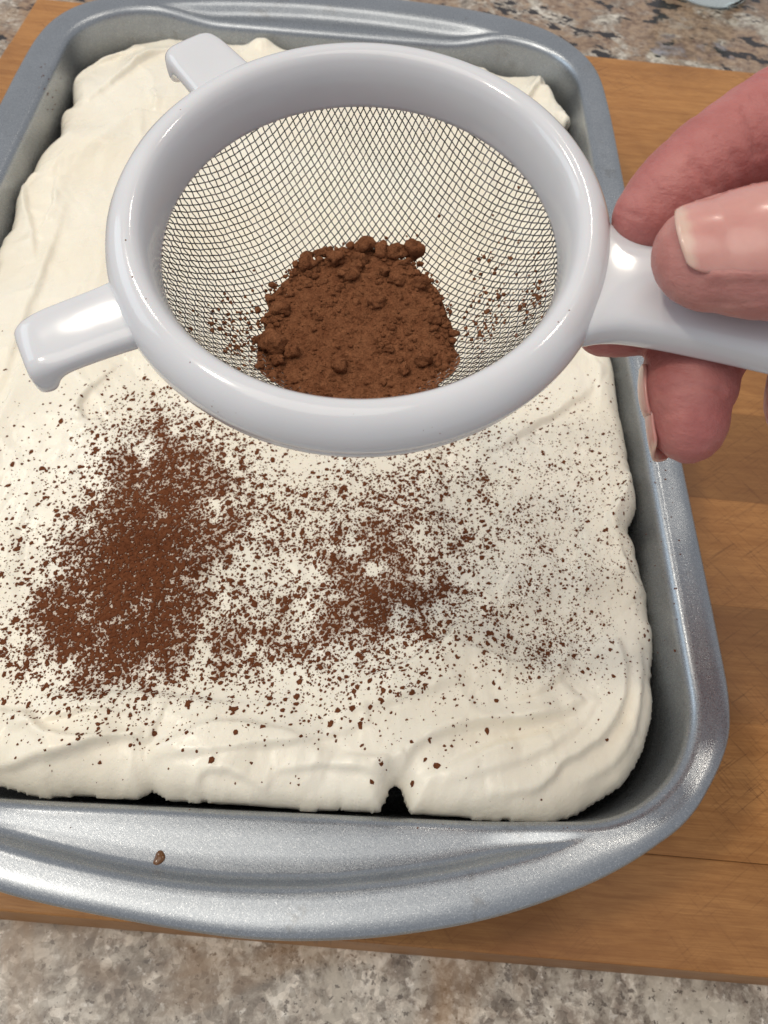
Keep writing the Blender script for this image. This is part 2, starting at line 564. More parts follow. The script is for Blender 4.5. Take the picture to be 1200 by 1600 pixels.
rings = []
bot = ZP + 0.14
for ins, z in ((3.0, bot), (1.7, bot + .02), (1.35, bot + .12), (1.12, bot + .42)):
    rings.append(ringv(A - nA * ins, z))
zt = zA - 0.36
for t in np.linspace(0.12, 1, 8):
    z = (bot + .42) * (1 - t) + zt * t
    rings.append(ringv(A - nA * (1.12 * (1 - t) + 0.22 * t), z))
for a_ in (18, 36, 54, 72, 90):                 # rolled inner edge
    a = math.radians(a_)
    rings.append(ringv(A - nA * (0.22 - 0.30 * (1 - math.cos(a))), zt + 0.36 * math.sin(a)))
e1 = rings[-1].copy()
rb2 = np.maximum(rB - 0.13 - .22 * led, rA + .13 / ca)
for t in (0.3, 0.65, 1.0):
    rr_ = (rA + .09 / ca) * (1 - t) + (rb2 - .10 * led) * t
    rings.append(ringv(U * rr_[:, None], zA * 1.0))
for t in (0.2, 0.4, 0.6, 0.8, 1.0):         # riser up to the outer band
    s = t * t * (3 - 2 * t)
    rr_ = (rb2 - .10 * led) * (1 - t) + (rB + 0.04 * led + .02) * t
    rings.append(ringv(U * rr_[:, None], zA * (1 - s)))
wd = rO - (rB + 0.04 * led + .02)
for t, z in ((.15, .02), (.35, .03), (.6, .025), (.82, -.01), (.93, -.06), (.985, -.13), (1.0, -.22), (0.995, -.33), (.975, -.40), (.94, -.38), (.94, -.25), (.9, -.12)):
    rings.append(ringv(U * (rB + 0.04 * led + .02 + wd * t)[:, None], z + (-.02)))
for t, z in ((.5, -.11), (0.1, -.12)):
    rings.append(ringv(U * (rB + 0.04 * led + wd * t)[:, None], z - .03))
rings.append(ringv(U * (rB + 0.02)[:, None], -.2 - 0.34 * led))
rings.append(ringv(A + nA * .02, zA - .35))
for t in (0.3, .7, 1.0):
    rings.append(ringv(A - nA * (0.02 + 1.1 * t), (zA - .4) * (1 - t) + (ZP + .35) * t))
rings.append(ringv(A - nA * 1.5, ZP + .02))
rings.append(ringv(A - nA * 3.0, ZP + .005))
V = np.concatenate(rings)
F = grid_faces(len(rings), N, False, True).tolist()
F.append(list(range(N))[::-1])
F.append(list(range((len(rings) - 1) * N, len(rings) * N)))
pan = thing('baking_pan', (0, 0, ZP), 'grey metal rectangular baking pan with curved end handles, filled with cream topped dessert', 'baking pan')
po = mesh('pan_shell', V, F, M_METAL, pan)

# ------------------------------------------------------------------ dessert: cake layer and cream
dessert = thing('layered_dessert', (0, 0, ZP + .2), 'chilled dessert with a swirled cream top filling the grey baking pan', 'dessert')
cl = rrect(10.0, 15.55, 3.0, 0.3)
inner = [np.column_stack([cl * s, np.zeros(len(cl)) + z + 0.0]) for s, z in ((.985, ZP + .2), (.99, -4.6), (.996, -3.4), (.97, -2.9), (.8, -2.8))]
for r_ in inner[1:4]:
    r_[:, :2] *= (1 + 0.012 * fbm(r_[:, 0] * 2, r_[:, 1] * 2, 1.0))[:, None]
V = np.concatenate(inner)
nl = len(cl)
F = grid_faces(5, nl, False, True).tolist() + [list(range(nl))[::-1], list(range(4 * nl, 5 * nl))]
mesh('cake_layer', V, F, M_CAKE, dessert)

edge_px = [(0, 1216), (60, 1218), (130, 1222), (195, 1222), (213, 1214), (232, 1226), (290, 1240), (350, 1248), (400, 1246), (460, 1248), (530, 1252), (592, 1253),
           (606, 1236), (626, 1203), (645, 1240), (668, 1255), (760, 1260), (880, 1267), (935, 1253), (985, 1213), (1010, 1160), (1019, 1100), (1018, 1060), (1030, 1020),
           (1029, 990), (1008, 930), (990, 865), (977, 838), (994, 808), (1004, 762), (995, 742), (994, 690), (976, 620), (955, 560), (948, 500), (940, 430),
           (925, 360), (905, 290), (880, 208), (900, 190), (882, 176), (866, 160), (856, 112), (842, 118), (790, 117), (750, 104), (650, 92), (520, 88), (450, 78), (418, 52),
           (386, 42), (350, 48), (300, 52), (258, 57), (200, 72), (135, 110), (113, 126), (110, 163), (92, 180), (90, 215), (70, 240), (46, 276), (8, 306), (7, 318), (12, 362), (-2, 369)]
E0 = np.array([onz(x, y, -1.15 - .35 * min(1, max(0, (y - 500) / 300)) + 1.9 * min(1, max(0, (y - 1080) / 120)) * min(1, max(0, (985 - x) / 110)) + .15 * min(1, max(0, (x - 900) / 60)) * min(1, max(0, (y - 500) / 150)))[:2] for x, y in edge_px])
left = np.array([(-10.9, 1.2), (-10.7, -1.0), (-11.0, -3.5), (-10.8, -6), (-10.95, -9), (-10.7, -11.5), (-10.4, -13.6), (-9.4, -15.3), (-7.6, -16.2)])
E0 = np.concatenate([E0, left])
# keep inside the pan wall
lim = rrect(HW - 0.40, HL - 0.36, 3.5, 0.3)
la, lr = np.arctan2(lim[:, 1], lim[:, 0]), np.hypot(lim[:, 0], lim[:, 1])
o_ = np.argsort(la)
er, ea = np.hypot(E0[:, 0], E0[:, 1]), np.arctan2(E0[:, 1], E0[:, 0])
E0 = E0 * np.minimum(1, np.interp(ea, la[o_], lr[o_], period=2 * np.pi) / er)[:, None]
E1 = spline(E0, 700, True)
E1 += 0.05 * np.column_stack([fbm(E1[:, 0] * 1.7, E1[:, 1] * 1.7, 2.0), fbm(E1[:, 0] * 1.7, E1[:, 1] * 1.7, 9.0)])


def sdist(X, Y, poly):
    px, py = X.ravel(), Y.ravel()
    best = np.full(px.shape, 1e9)
    inside = np.zeros(px.shape, bool)
    Q = np.roll(poly, -1, 0)
    for (ax, ay), (bx, by_) in zip(poly, Q):
        dx, dy = bx - ax, by_ - ay
        L = dx * dx + dy * dy + 1e-12
        t = np.clip(((px - ax) * dx + (py - ay) * dy) / L, 0, 1)
        d = (px - ax - t * dx) ** 2 + (py - ay - t * dy) ** 2
        np.minimum(best, d, out=best)
        c = ((ay > py) != (by_ > py))
        inside ^= c & (px < dx * (py - ay) / (dy if abs(dy) > 1e-12 else 1e-12) + ax)
    return (np.where(inside, 1, -1) * np.sqrt(best)).reshape(X.shape)


GS = 0.052
gx = np.arange(-11.5, 11.5, GS)
gy = np.arange(-17.2, 17.3, GS)
GX, GY = np.meshgrid(gx, gy, indexing='ij')
D = sdist(GX, GY, E1[::2])


def stroke(pts_px, amp, w0, w1, side=1, n=40, z=-1.0):
    """height of one spatula fold: a steep side and a long soft side, tapering at both ends"""
    P_ = spline(np.array([onz(x, y, z)[:2] for x, y in pts_px]), n)
    best = np.full(GX.shape, 1e9)
    sg = np.zeros(GX.shape)
    tt = np.zeros(GX.shape)
    m = len(P_) - 1
    x0, x1 = P_[:, 0].min() - 3, P_[:, 0].max() + 3
    y0, y1 = P_[:, 1].min() - 3, P_[:, 1].max() + 3
    ix = slice(max(0, int((x0 - gx[0]) / GS)), max(1, int((x1 - gx[0]) / GS)))
    iy = slice(max(0, int((y0 - gy[0]) / GS)), max(1, int((y1 - gy[0]) / GS)))
    X, Y = GX[ix, iy], GY[ix, iy]
    b, s_, t_ = best[ix, iy], sg[ix, iy], tt[ix, iy]
    for i in range(m):
        ax, ay = P_[i]
        dx, dy = P_[i + 1] - P_[i]
        L = dx * dx + dy * dy + 1e-12
        t = np.clip(((X - ax) * dx + (Y - ay) * dy) / L, 0, 1)
        ex, ey = X - ax - t * dx, Y - ay - t * dy
        d = np.hypot(ex, ey)
        k = d < b
        b[k] = d[k]
        s_[k] = np.sign(dx * (Y - ay) - dy * (X - ax))[k]
        t_[k] = ((i + t) / m)[k]
    s = b * s_ * side + 0.06 * fbm(X * 1.3, Y * 1.3, 3.3)
    taper = np.sin(np.pi * np.clip(t_, 0.0, 1.0)) ** 0.6 * (0.75 + 0.35 * vnoise(t_ * 5, t_ * 0, 1.0))
    h = 1 / (1 + np.exp(-np.clip(s / (w0 * .55), -40, 40))) * np.exp(-np.maximum(s, 0) / w1)
    h = h * np.where((t_ <= 0) | (t_ >= 1), np.exp(-(b / w1) ** 2), 1)
    out = np.zeros(GX.shape)
    out[ix, iy] = 2.1 * amp * h * taper
    return out


wx = GX + 0.5 * fbm(GX * .35, GY * .35, 5.0, 2)
wy = GY + 0.5 * fbm(GX * .35, GY * .35, 8.0, 2)
H = -0.70 + 0.22 * fbm(wx * 0.22, wy * 0.16, 0.5, 2) + 0.05 * vnoise(wx * .55, wy * .4, 31.0) + 0.022 * fbm(wx * 0.9, wy * 0.5, 1.5, 3) + 0.012 * fbm(wx * 2.6, wy * 1.6, 4.5, 3)
# faint spatula drag lines
H += 0.016 * fbm(wx * 2.4 + wy * .3, wy * 0.22, 6.5, 3)
H += 0.055 * (1 - np.abs(vnoise(wx * .42 + wy * .2, wy * .26 - wx * .1, 12.2))) ** 5 + 0.022 * (1 - np.abs(vnoise(wx * .9 - wy * .3, wy * .5, 15.2))) ** 7
H += 0.05 * np.abs(vnoise(wx * .5 + wy * .35, wy * .18, 2.2))
ST = [
    # bottom right lobe
    ([(622, 1222), (650, 1176), (733, 1143), (827, 1137), (885, 1116), (905, 1100)], .22, .07, .8, 1),
    ([(757, 1252), (827, 1243), (873, 1203), (932, 1163), (967, 1104), (975, 1045), (960, 1000)], .20, .07, .7, 1),
    ([(690, 1235), (760, 1215), (830, 1190), (890, 1150), (930, 1100)], .10, .08, .5, 1),
    ([(900, 1235), (960, 1190), (990, 1130), (1000, 1060), (1000, 1010)], .12, .07, .4, 1),
    ([(540, 1085), (620, 1050), (693, 1008), (712, 980), (700, 960)], .20, .07, .9, -1),
    ([(690, 1010), (740, 1028), (800, 1040), (840, 1030)], .12, .06, .5, -1),
    ([(480, 1130), (560, 1120), (640, 1095), (720, 1075), (790, 1080)], .12, .1, .9, 1),
    # bottom left folds
    ([(-40, 1120), (40, 1118), (90, 1150), (150, 1165), (230, 1150)], .20, .07, .7, -1),
    ([(-40, 1205), (60, 1196), (130, 1176), (200, 1160), (240, 1170)], .22, .06, .6, 1),
    ([(60, 1095), (160, 1092), (280, 1098), (380, 1108), (460, 1100)], .10, .08, .7, -1),
    ([(230, 1180), (290, 1158), (350, 1140), (430, 1150), (520, 1190)], .16, .08, .6, -1),
    ([(310, 1245), (325, 1215), (380, 1225), (420, 1243)], .10, .05, .4, 1),
    ([(520, 1200), (550, 1190), (600, 1195), (625, 1180)], .12, .06, .4, -1),
    ([(20, 1150), (90, 1135), (160, 1120), (240, 1125)], .10, .06, .5, 1),
    ([(240, 1195), (330, 1185), (420, 1175), (510, 1160), (580, 1140)], .14, .07, .7, 1),
    ([(430, 1215), (490, 1205), (560, 1215), (600, 1225)], .10, .05, .4, 1),
    ([(650, 1225), (720, 1195), (790, 1165), (850, 1150)], .10, .07, .5, -1),
    ([(780, 1110), (840, 1090), (880, 1050), (890, 1000)], .10, .07, .5, 1),
    # middle
    ([(330, 940), (420, 930), (500, 928), (560, 945)], .10, .08, .8, -1),
    ([(270, 840), (300, 900), (330, 925)], .10, .07, .6, 1),
    ([(370, 720), (360, 760), (350, 800)], .09, .07, .5, 1),
    ([(530, 700), (540, 760), (520, 830), (525, 880)], .09, .07, .9, 1),
    ([(190, 585), (150, 625), (131, 655), (140, 672), (165, 668)], .16, .05, .5, -1),
    ([(0, 640), (30, 560), (60, 470), (90, 390), (110, 330)], .12, .08, .7, 1),
    ([(-60, 800), (-20, 720), (20, 640), (40, 560)], .14, .08, .7, -1),
    # upper left
    ([(55, 275), (110, 262), (165, 232), (215, 180)], .18, .06, .8, -1),
    ([(62, 420), (52, 350), (40, 300), (62, 282)], .16, .06, .5, 1),
    ([(60, 385), (85, 330), (95, 290)], .12, .05, .35, -1),
    ([(140, 165), (190, 128), (240, 92), (290, 78)], .18, .06, .8, 1),
    ([(115, 130), (160, 100), (230, 75)], .12, .05, .4, 1),
    ([(235, 150), (245, 165), (240, 185)], .09, .04, .3, 1),
    # right side
    ([(740, 720), (800, 700), (900, 640), (940, 590)], .12, .1, 1.0, 1),
    ([(960, 860), (945, 820), (965, 770), (985, 735)], .16, .06, .5, -1),
    ([(1005, 930), (975, 900), (965, 860)], .14, .06, .5, 1),
    ([(905, 560), (925, 600), (925, 680)], .10, .07, .6, 1),
    ([(870, 760), (900, 820), (905, 900), (880, 970)], .10, .12, .9, 1),
    # far right peak
    ([(800, 190), (835, 150), (855, 108)], .22, .05, .5, 1),
    ([(860, 112), (875, 150), (885, 190)], .16, .05, .4, -1),
]
for a in ST:
    H += stroke(*a)


def bumpat(px, py, r, h, z=-1.0):
    x, y = onz(px, py, z)[:2]
    return h * np.exp(-((GX - x) ** 2 + (GY - y) ** 2) / r ** 2)


H += bumpat(856, 128, .22, .75) + bumpat(845, 150, .5, .3) + bumpat(888, 192, .26, .45) + bumpat(410, 75, .5, .35) + bumpat(385, 55, .3, .25)
H += bumpat(760, 1200, 1.6, .12) + bumpat(880, 1170, 1.2, .12) + bumpat(430, 1200, 1.4, .12) + bumpat(300, 1195, 1.0, .08)
H = np.minimum(H, -0.12 - 0.05 * (1 - H))
# far and left edges sag lower than the rest
H -= 0.45 * np.clip((GY - 11) / 6, 0, 1) ** 1.3 + 0.25 * np.clip((-8.0 - GX) / 3, 0, 1) * np.clip((GY + 2) / 6, 0, 1)
RE = 0.62 + 0.20 * vnoise(GX * .7, GY * .7, 7.0) + 0.30 * np.clip((-13.2 - GY) / 2.2, 0, 1) * (1 + .5 * vnoise(GX * .6, GY * .3, 2.7))
t = 1 - np.clip(np.maximum(D, 0) / RE, 0, 1)
side = 1 - np.sqrt(np.clip(1 - (t * .985) ** 2.2, 0, 1))
Z = H - side * (0.55 + RE * .45) + 0.05 * t * fbm(GX * 1.3, GY * 1.3, 5.5, 3)
Z = np.where(D < -0.6 * GS, -3.3, Z)
gDx, gDy = np.gradient(D, GS)
mv = np.abs(D) < 0.6 * GS
PX = GX - np.where(mv, D * gDx, 0)
PY = GY - np.where(mv, D * gDy, 0)
lowr = D < -0.6 * GS                        # the underside tucks in below the edge
gl = np.hypot(gDx, gDy) + 1e-6
PX = np.where(lowr, GX + (0.75 - D) * gDx / gl, PX)
PY = np.where(lowr, GY + (0.75 - D) * gDy / gl, PY)
Z = np.where(lowr, -2.7, Z)
keep = D > -2.4 * GS
fc = grid_faces(len(gx), len(gy))
kk = keep.ravel()
fc = fc[kk[fc].all(1)]
used = np.unique(fc)
remap = np.zeros(GX.size, int)
remap[used] = np.arange(len(used))
V = np.column_stack([PX.ravel(), PY.ravel(), Z.ravel()])[used]
cream = mesh('cream_topping', V, remap[fc], M_CREAM, dessert)
sm = cream.modifiers.new('smooth', 'SMOOTH')
sm.factor = 0.5
sm.iterations = 1


def heightat(x, y):
    fx = (np.asarray(x) - gx[0]) / GS
    fy = (np.asarray(y) - gy[0]) / GS
    ix = np.clip(fx.astype(int), 0, len(gx) - 2)
    iy = np.clip(fy.astype(int), 0, len(gy) - 2)
    u, v = fx - ix, fy - iy
    q = lambda G: G[ix, iy] * (1 - u) * (1 - v) + G[ix + 1, iy] * u * (1 - v) + G[ix, iy + 1] * (1 - u) * v + G[ix + 1, iy + 1] * u * v
    return q(Z), q(D)


# ------------------------------------------------------------------ cocoa dusting on the cream
BL = [  # px, py, sx, sy (px), angle deg, flakes
    (238, 800, 62, 105, 20, 4300), (215, 905, 75, 90, 25, 4600), (150, 960, 75, 70, 0, 2500), (330, 790, 75, 75, 0, 1700), (280, 720, 65, 55, 0, 1500),
    (90, 1010, 70, 55, 0, 1100), (255, 1010, 120, 42, 0, 2000), (60, 900, 60, 90, 0, 800), (400, 830, 120, 80, 0, 1400),
    (590, 900, 70, 80, -25, 1900), (560, 830, 85, 90, 0, 1500), (640, 950, 70, 55, 0, 1050), (520, 990, 120, 55, 0, 1500), (400, 1000, 130, 55, 0, 1300),
    (640, 760, 130, 60, 0, 1100), (760, 900, 120, 90, 0, 1300), (850, 1010, 55, 32, 0, 600), (800, 780, 130, 90, 0, 1200), (880, 850, 90, 120, 0, 700),
    (420, 930, 330, 130, 0, 2300), (560, 850, 300, 150, 0, 2200), (250, 660, 70, 40, 0, 350), (180, 1090, 150, 40, 0, 250), (540, 1110, 130, 40, 0, 120),
    (860, 700, 110, 70, 0, 350), (820, 930, 110, 90, 0, 900), (850, 850, 100, 110, 0, 500), (700, 700, 160, 50, 0, 350), (110, 740, 90, 90, 0, 250)]
XY = []
for (px, py, sx, sy, an, n) in BL:
    c = onz(px, py, -0.8)[:2]
    ex = onz(px + sx, py, -0.8)[:2] - c
    ey = onz(px, py + sy, -0.8)[:2] - c
    n = int(n * 2.1)
    g = rng.normal(size=(n, 2)) * 0.9
    a = math.radians(an)
    g = g @ np.array([[math.cos(a), math.sin(a)], [-math.sin(a), math.cos(a)]])
    XY.append(c + g[:, :1] * ex + g[:, 1:] * ey)
XY = np.concatenate(XY)
cl_ = fbm(XY[:, 0] * 1.6, XY[:, 1] * 1.6, 3.0, 3)
cx_, cy_ = onz(215, 880, -.8)[:2]
core = np.exp(-(((XY[:, 0] - cx_) / 1.9) ** 2 + ((XY[:, 1] - cy_) / 2.4) ** 2))
XY = XY[rng.uniform(size=len(XY)) < np.clip(0.74 + 0.55 * cl_ + .5 * core, 0.10, 1)]
hz, dd = heightat(XY[:, 0], XY[:, 1])
XY, hz = XY[dd > 0.25], hz[dd > 0.25]
n = len(XY)
fine = rng.uniform(size=n) < .38
rad = np.where(fine, .42, 1.08) * np.clip(np.exp(rng.normal(math.log(0.0235), 0.58, n)), 0.010, 0.085)
cx_, cy_ = onz(215, 880, -.8)[:2]
core = np.exp(-(((XY[:, 0] - cx_) / 2.3) ** 2 + ((XY[:, 1] - cy_) / 2.8) ** 2))
rad *= (1 + 0.15 * core) * np.where(XY[:, 0] > 6.5, 0.72, 1.0)
K = 7
phi = np.linspace(0, 2 * np.pi, K, endpoint=False)[None] + rng.uniform(0, 6.28, (n, 1))
rr = rad[:, None] * rng.uniform(0.55, 1.35, (n, K))
el = rng.uniform(0.55, 1.0, (n, 1))
ea = rng.normal(0.9, 0.6, (n, 1))
lx, ly = rr * np.cos(phi), rr * np.sin(phi) * el
rx = lx * np.cos(ea) - ly * np.sin(ea) + XY[:, :1]
ry = lx * np.sin(ea) + ly * np.cos(ea) + XY[:, 1:]
rz, _d = heightat(rx, ry)
hgt = np.minimum(rad * rng.uniform(0.25, 0.6, n), 0.025) + 0.012 * core
top = np.column_stack([XY + rng.normal(0, .25, (n, 2)) * rad[:, None], hz + hgt])
rim = np.stack([rx, ry, rz - 0.004], -1)
mid = np.stack([XY[:, :1] + (rx - XY[:, :1]) * .72, XY[:, 1:] + (ry - XY[:, 1:]) * .72, rz + hgt[:, None] * rng.uniform(.55, 1.0, (n, K))], -1)
V = np.concatenate([rim, mid, top[:, None, :]], 1)
k_ = np.arange(K)
q4 = np.stack([k_, (k_ + 1) % K, (k_ + 1) % K + K, k_ + K], 1)
t3 = np.stack([k_ + K, (k_ + 1) % K + K, np.full(K, 2 * K)], 1)
off = (np.arange(n) * (2 * K + 1))[:, None, None]
F = (q4[None] + off).reshape(-1, 4).tolist() + (t3[None] + off).reshape(-1, 3).tolist()
tag(mesh('cocoa_dusting', V.reshape(-1, 3), F, M_DUST, smooth=False), 'brown cocoa powder sifted unevenly over the cream', 'cocoa', kind='stuff')
hd, _, _ = np.histogram2d(XY[:, 0], XY[:, 1], bins=[np.append(gx - GS / 2, gx[-1] + GS / 2), np.append(gy - GS / 2, gy[-1] + GS / 2)], weights=rad ** 2)
ker = np.exp(-np.linspace(-2, 2, 13) ** 2)
ker /= ker.sum()
hd = np.apply_along_axis(lambda q: np.convolve(q, ker, 'same'), 0, hd)
hd = np.apply_along_axis(lambda q: np.convolve(q, ker, 'same'), 1, hd)
cov = 3.0 * hd / GS ** 2
dustv = 0.24 + 0.50 * np.clip(cov * .55, 0, 1)
cream.data.attributes.new('dust', 'FLOAT', 'POINT').data.foreach_set('value', dustv.ravel()[used])
print('flakes', n)

# a few crumbs on the pan itself and a drip on the near handle
cr = []
for (px, py, z, r) in [(250, 1341, -.3, .0), (1040, 735, 0.0, .045), (1040, 749, 0.0, .05), (1024, 754, -.1, .05), (1061, 845, .0, .05), (1050, 867, .0, .03), (1055, 920, -.1, .05),
                       (1050, 867, -.1, .03), (1055, 1017, -.6, .07), (1028, 1020, -.5, .04), (653, 1294, -.36, .04), (692, 1288, -.3, .02), (68, 118, -1, .06), (76, 124, -1, .05), (82, 152, -1.4, .06),
                       (86, 163, -1.4, .06), (74, 148, -1.2, .05), (272, 28, -.9, .05), (1030, 702, .0, .04), (1035, 700, 0, .03)]:
    if r:
        cr.append((px, py, z, r))
dg = bpy.context.evaluated_depsgraph_get()
pan_bvh = None
from mathutils.bvhtree import BVHTree
pe = po.data
pan_bvh = BVHTree.FromPolygons([(v.co + Vector((0, 0, ZP * CM))) for v in pe.vertices], [tuple(p.vertices) for p in pe.polygons])
vs, fs = [], []
ico = bmesh.new()
bmesh.ops.create_icosphere(ico, subdivisions=1, radius=1)
iv = np.array([v.co[:] for v in ico.verts])
ifc = [[v.index for v in f_.verts] for f_ in ico.faces]
ico.free()
cr += [(random.gauss(1045, 14), random.uniform(700, 1050), 0, random.uniform(.015, .045)) for _ in range(26)] + [(random.uniform(60, 100), random.uniform(100, 180), 0, random.uniform(.03, .06)) for _ in range(12)] + [(random.uniform(0, 900), random.uniform(1255, 1300), 0, random.uniform(.01, .03)) for _ in range(22)]
for (px, py, z, r) in cr:
    d = RC.T @ np.array([(px - 600) / FPX, (py - 800) / FPX, 1.0])
    hit = pan_bvh.ray_cast(Vector(CAM * CM), Vector(d).normalized())[0]
    if hit is None:
        continue
    c = np.array(hit) / CM
    s = iv * (1 + 0.3 * rng.normal(size=(len(iv), 1))) * np.array([1, .8, .6]) * r * .7
    fs += [[i + len(vs) * len(iv) for i in f_] for f_ in ifc]
    vs.append(s + c)
tag(mesh('cocoa_crumbs', np.concatenate(vs), fs, M_DUST, smooth=False), 'tiny dark cocoa crumbs scattered on the rim and wall of the pan', 'crumbs', kind='stuff')
d = RC.T @ np.array([(249 - 600) / FPX, (1341 - 800) / FPX, 1.0])
hit = np.array(pan_bvh.ray_cast(Vector(CAM * CM), Vector(d).normalized())[0]) / CM
bm = bmesh.new()
bmesh.ops.create_uvsphere(bm, u_segments=20, v_segments=10, radius=1)
V = np.array([v.co[:] for v in bm.verts]) * np.array([.115, .17, .05])
V[:, :2] *= (1 + .12 * np.sin(3 * np.arctan2(V[:, 1], V[:, 0]) + 1))[:, None]
a = -0.3
V = np.column_stack([V[:, 0] * math.cos(a) - V[:, 1] * math.sin(a), V[:, 0] * math.sin(a) + V[:, 1] * math.cos(a), V[:, 2]]) + hit
tag(mesh('coffee_drip', V, [[v.index for v in f_.verts] for f_ in bm.faces], M_DRIP), 'small dried brown drip on the near handle of the pan', 'drip')
bm.free()

# ------------------------------------------------------------------ sieve
SO = np.array([2.26, -10.388, 10.866])
_n = np.array([math.sin(-0.04), -math.sin(0.158), 1.0])
SN = _n / np.linalg.norm(_n)
SX = np.array([1.0, 0, 0]) - SN[0] * SN
SX /= np.linalg.norm(SX)
SY = np.cross(SN, SX)


def S(P_):
    P_ = np.asarray(P_, float)
    return SO + P_[..., :1] * SX + P_[..., 1:2] * SY + P_[..., 2:3] * SN


sieve = thing('sieve', SO, 'small white plastic sieve with a wire mesh bowl holding cocoa, held above the cream', 'sieve')
prof = [(3.235, -.92), (3.235, -.85), (3.245, -.65), (3.275, -.45), (3.32, -.27), (3.385, -.12), (3.46, -.035), (3.55, 0), (3.65, -.015), (3.76, -.06), (3.86, -.145), (3.94, -.26),
        (3.985, -.39), (4.0, -.52), (3.985, -.63), (3.95, -.70), (3.905, -.735), (3.885, -.755), (3.89, -.78), (3.9, -.83), (3.89, -.91), (3.87, -.95), (3.82, -.965), (3.76, -.94), (3.74, -.8),
        (3.6, -.6), (3.42, -.62), (3.33, -.8), (3.3, -.92), (3.27, -.95)]
P = np.array(prof)
NS = 192
th = np.linspace(0, 2 * np.pi, NS, endpoint=False)
V = np.stack([P[:, 0][:, None] * np.cos(th), P[:, 0][:, None] * np.sin(th), np.repeat(P[:, 1][:, None], NS, 1)], -1).reshape(-1, 3)
mesh('rim', S(V), grid_faces(len(P), NS, True, True), M_PLAST, sieve)


def bar(name, ang_, stations, hook=None, n=28):
    """stations: (radius, half width, z top, z bottom); rounded box section swept outward"""
    a = math.radians(ang_)
    u, vv = np.array([math.cos(a), math.sin(a)]), np.array([-math.sin(a), math.cos(a)])
    st = spline(stations, 60)
    R_ = []
    for r, hw, z1, z0 in st:
        t = np.linspace(0, 2 * np.pi, n, endpoint=False)
        c, s = np.cos(t), np.sin(t)
        e = 0.42
        yy = hw * np.sign(c) * np.abs(c) ** e
        zz = (z1 + z0) / 2 + (z1 - z0) / 2 * np.sign(s) * np.abs(s) ** 0.62
        R_.append(np.column_stack([u[0] * r + vv[0] * yy, u[1] * r + vv[1] * yy, zz]))
    m = len(R_)
    V_ = np.concatenate(R_)
    F_ = grid_faces(m, n, False, True)[:, ::-1].tolist() + [list(range(n)), list(range((m - 1) * n, m * n))[::-1]]
    return mesh(name, S(V_), F_, M_PLAST, sieve)


bar('handle', -13.0, [(3.55, 1.25, -.26, -.80), (3.8, 1.15, -.22, -.84), (4.1, .98, -.19, -.88), (4.5, .86, -.17, -.92), (5.2, .80, -.17, -.93), (6.5, .78, -.19, -.92), (9, .82, -.2, -.9),
                       (11, .88, -.22, -.86), (12.4, .85, -.24, -.82), (13.0, .62, -.28, -.76), (13.2, .25, -.4, -.6)])
bar('rest_tab', 208.5, [(3.6, .64, -.30, -.70), (4.2, .58, -.31, -.70), (5.0, .56, -.33, -.72), (5.26, .55, -.34, -1.0), (5.40, .52, -.38, -1.06), (5.50, .46, -.46, -1.05), (5.54, .36, -.6, -.98)])
bar('rest_tab', 129.3, [(3.6, .64, -.30, -.70), (4.2, .58, -.31, -.70), (4.85, .55, -.33, -.72), (5.12, .54, -.34, -1.0), (5.25, .50, -.38, -1.06), (5.35, .45, -.46, -1.05), (5.39, .34, -.6, -.98)])

RB_, DB = 3.30, 2.45


def bowlz(r):
    t = r / RB_
    return -.85 - DB * (1 - np.abs(t) ** 2.1)


# woven mesh: a square cloth sheared over the bowl, every cell side the same length
pitch, rot, rw = 0.118, math.radians(46), 0.0112
rt = np.linspace(0, 4.2, 600)
arc = np.concatenate([[0], np.cumsum(np.hypot(np.diff(rt), np.diff(bowlz(rt))))])
NW = int(4.6 / pitch)
G = np.full((NW + 1, NW + 1, 3), np.nan)
for i in range(NW + 1):
    r0 = np.interp(i * pitch, arc, rt)
    G[i, 0] = (r0, 0, bowlz(r0))
    G[0, i] = (0, r0, bowlz(r0))
for i in range(1, NW + 1):
    for j in range(1, NW + 1):
        a_, b_, c_ = G[i - 1, j], G[i, j - 1], G[i - 1, j - 1]
        if np.isnan(a_[0]) or np.isnan(b_[0]) or max(math.hypot(a_[0], a_[1]), math.hypot(b_[0], b_[1])) > 3.75:
            continue
        p_ = a_ + b_ - c_
        x, y = p_[0], p_[1]
        okk = True
        for it in range(12):
            r_ = math.hypot(x, y)
            z = -.85 - DB * (1 - (r_ / RB_) ** 2.1)
            dz = DB * 2.1 * (r_ / RB_) ** 1.1 / RB_
            zx, zy = dz * x / r_, dz * y / r_
            f1 = (x - a_[0]) ** 2 + (y - a_[1]) ** 2 + (z - a_[2]) ** 2 - pitch ** 2
            f2 = (x - b_[0]) ** 2 + (y - b_[1]) ** 2 + (z - b_[2]) ** 2 - pitch ** 2
            j11, j12 = 2 * (x - a_[0]) + 2 * (z - a_[2]) * zx, 2 * (y - a_[1]) + 2 * (z - a_[2]) * zy
            j21, j22 = 2 * (x - b_[0]) + 2 * (z - b_[2]) * zx, 2 * (y - b_[1]) + 2 * (z - b_[2]) * zy
            dt = j11 * j22 - j12 * j21
            if abs(dt) < 1e-9:
                okk = False
                break
            x -= (f1 * j22 - f2 * j12) / dt
            y -= (j11 * f2 - j21 * f1) / dt
        if okk and abs(f1) < 1e-5 and abs(f2) < 1e-5 and x > a_[0] - .02 and y > b_[1] - .02 and math.hypot(x, y) < 4:
            G[i, j] = (x, y, bowlz(math.hypot(x, y)))
Vs, Fs, base_i = [], [], 0


def node(i, j):
    g = G[abs(i), abs(j)]
    return np.array([g[0] * (1 if i >= 0 else -1), g[1] * (1 if j >= 0 else -1), g[2]])


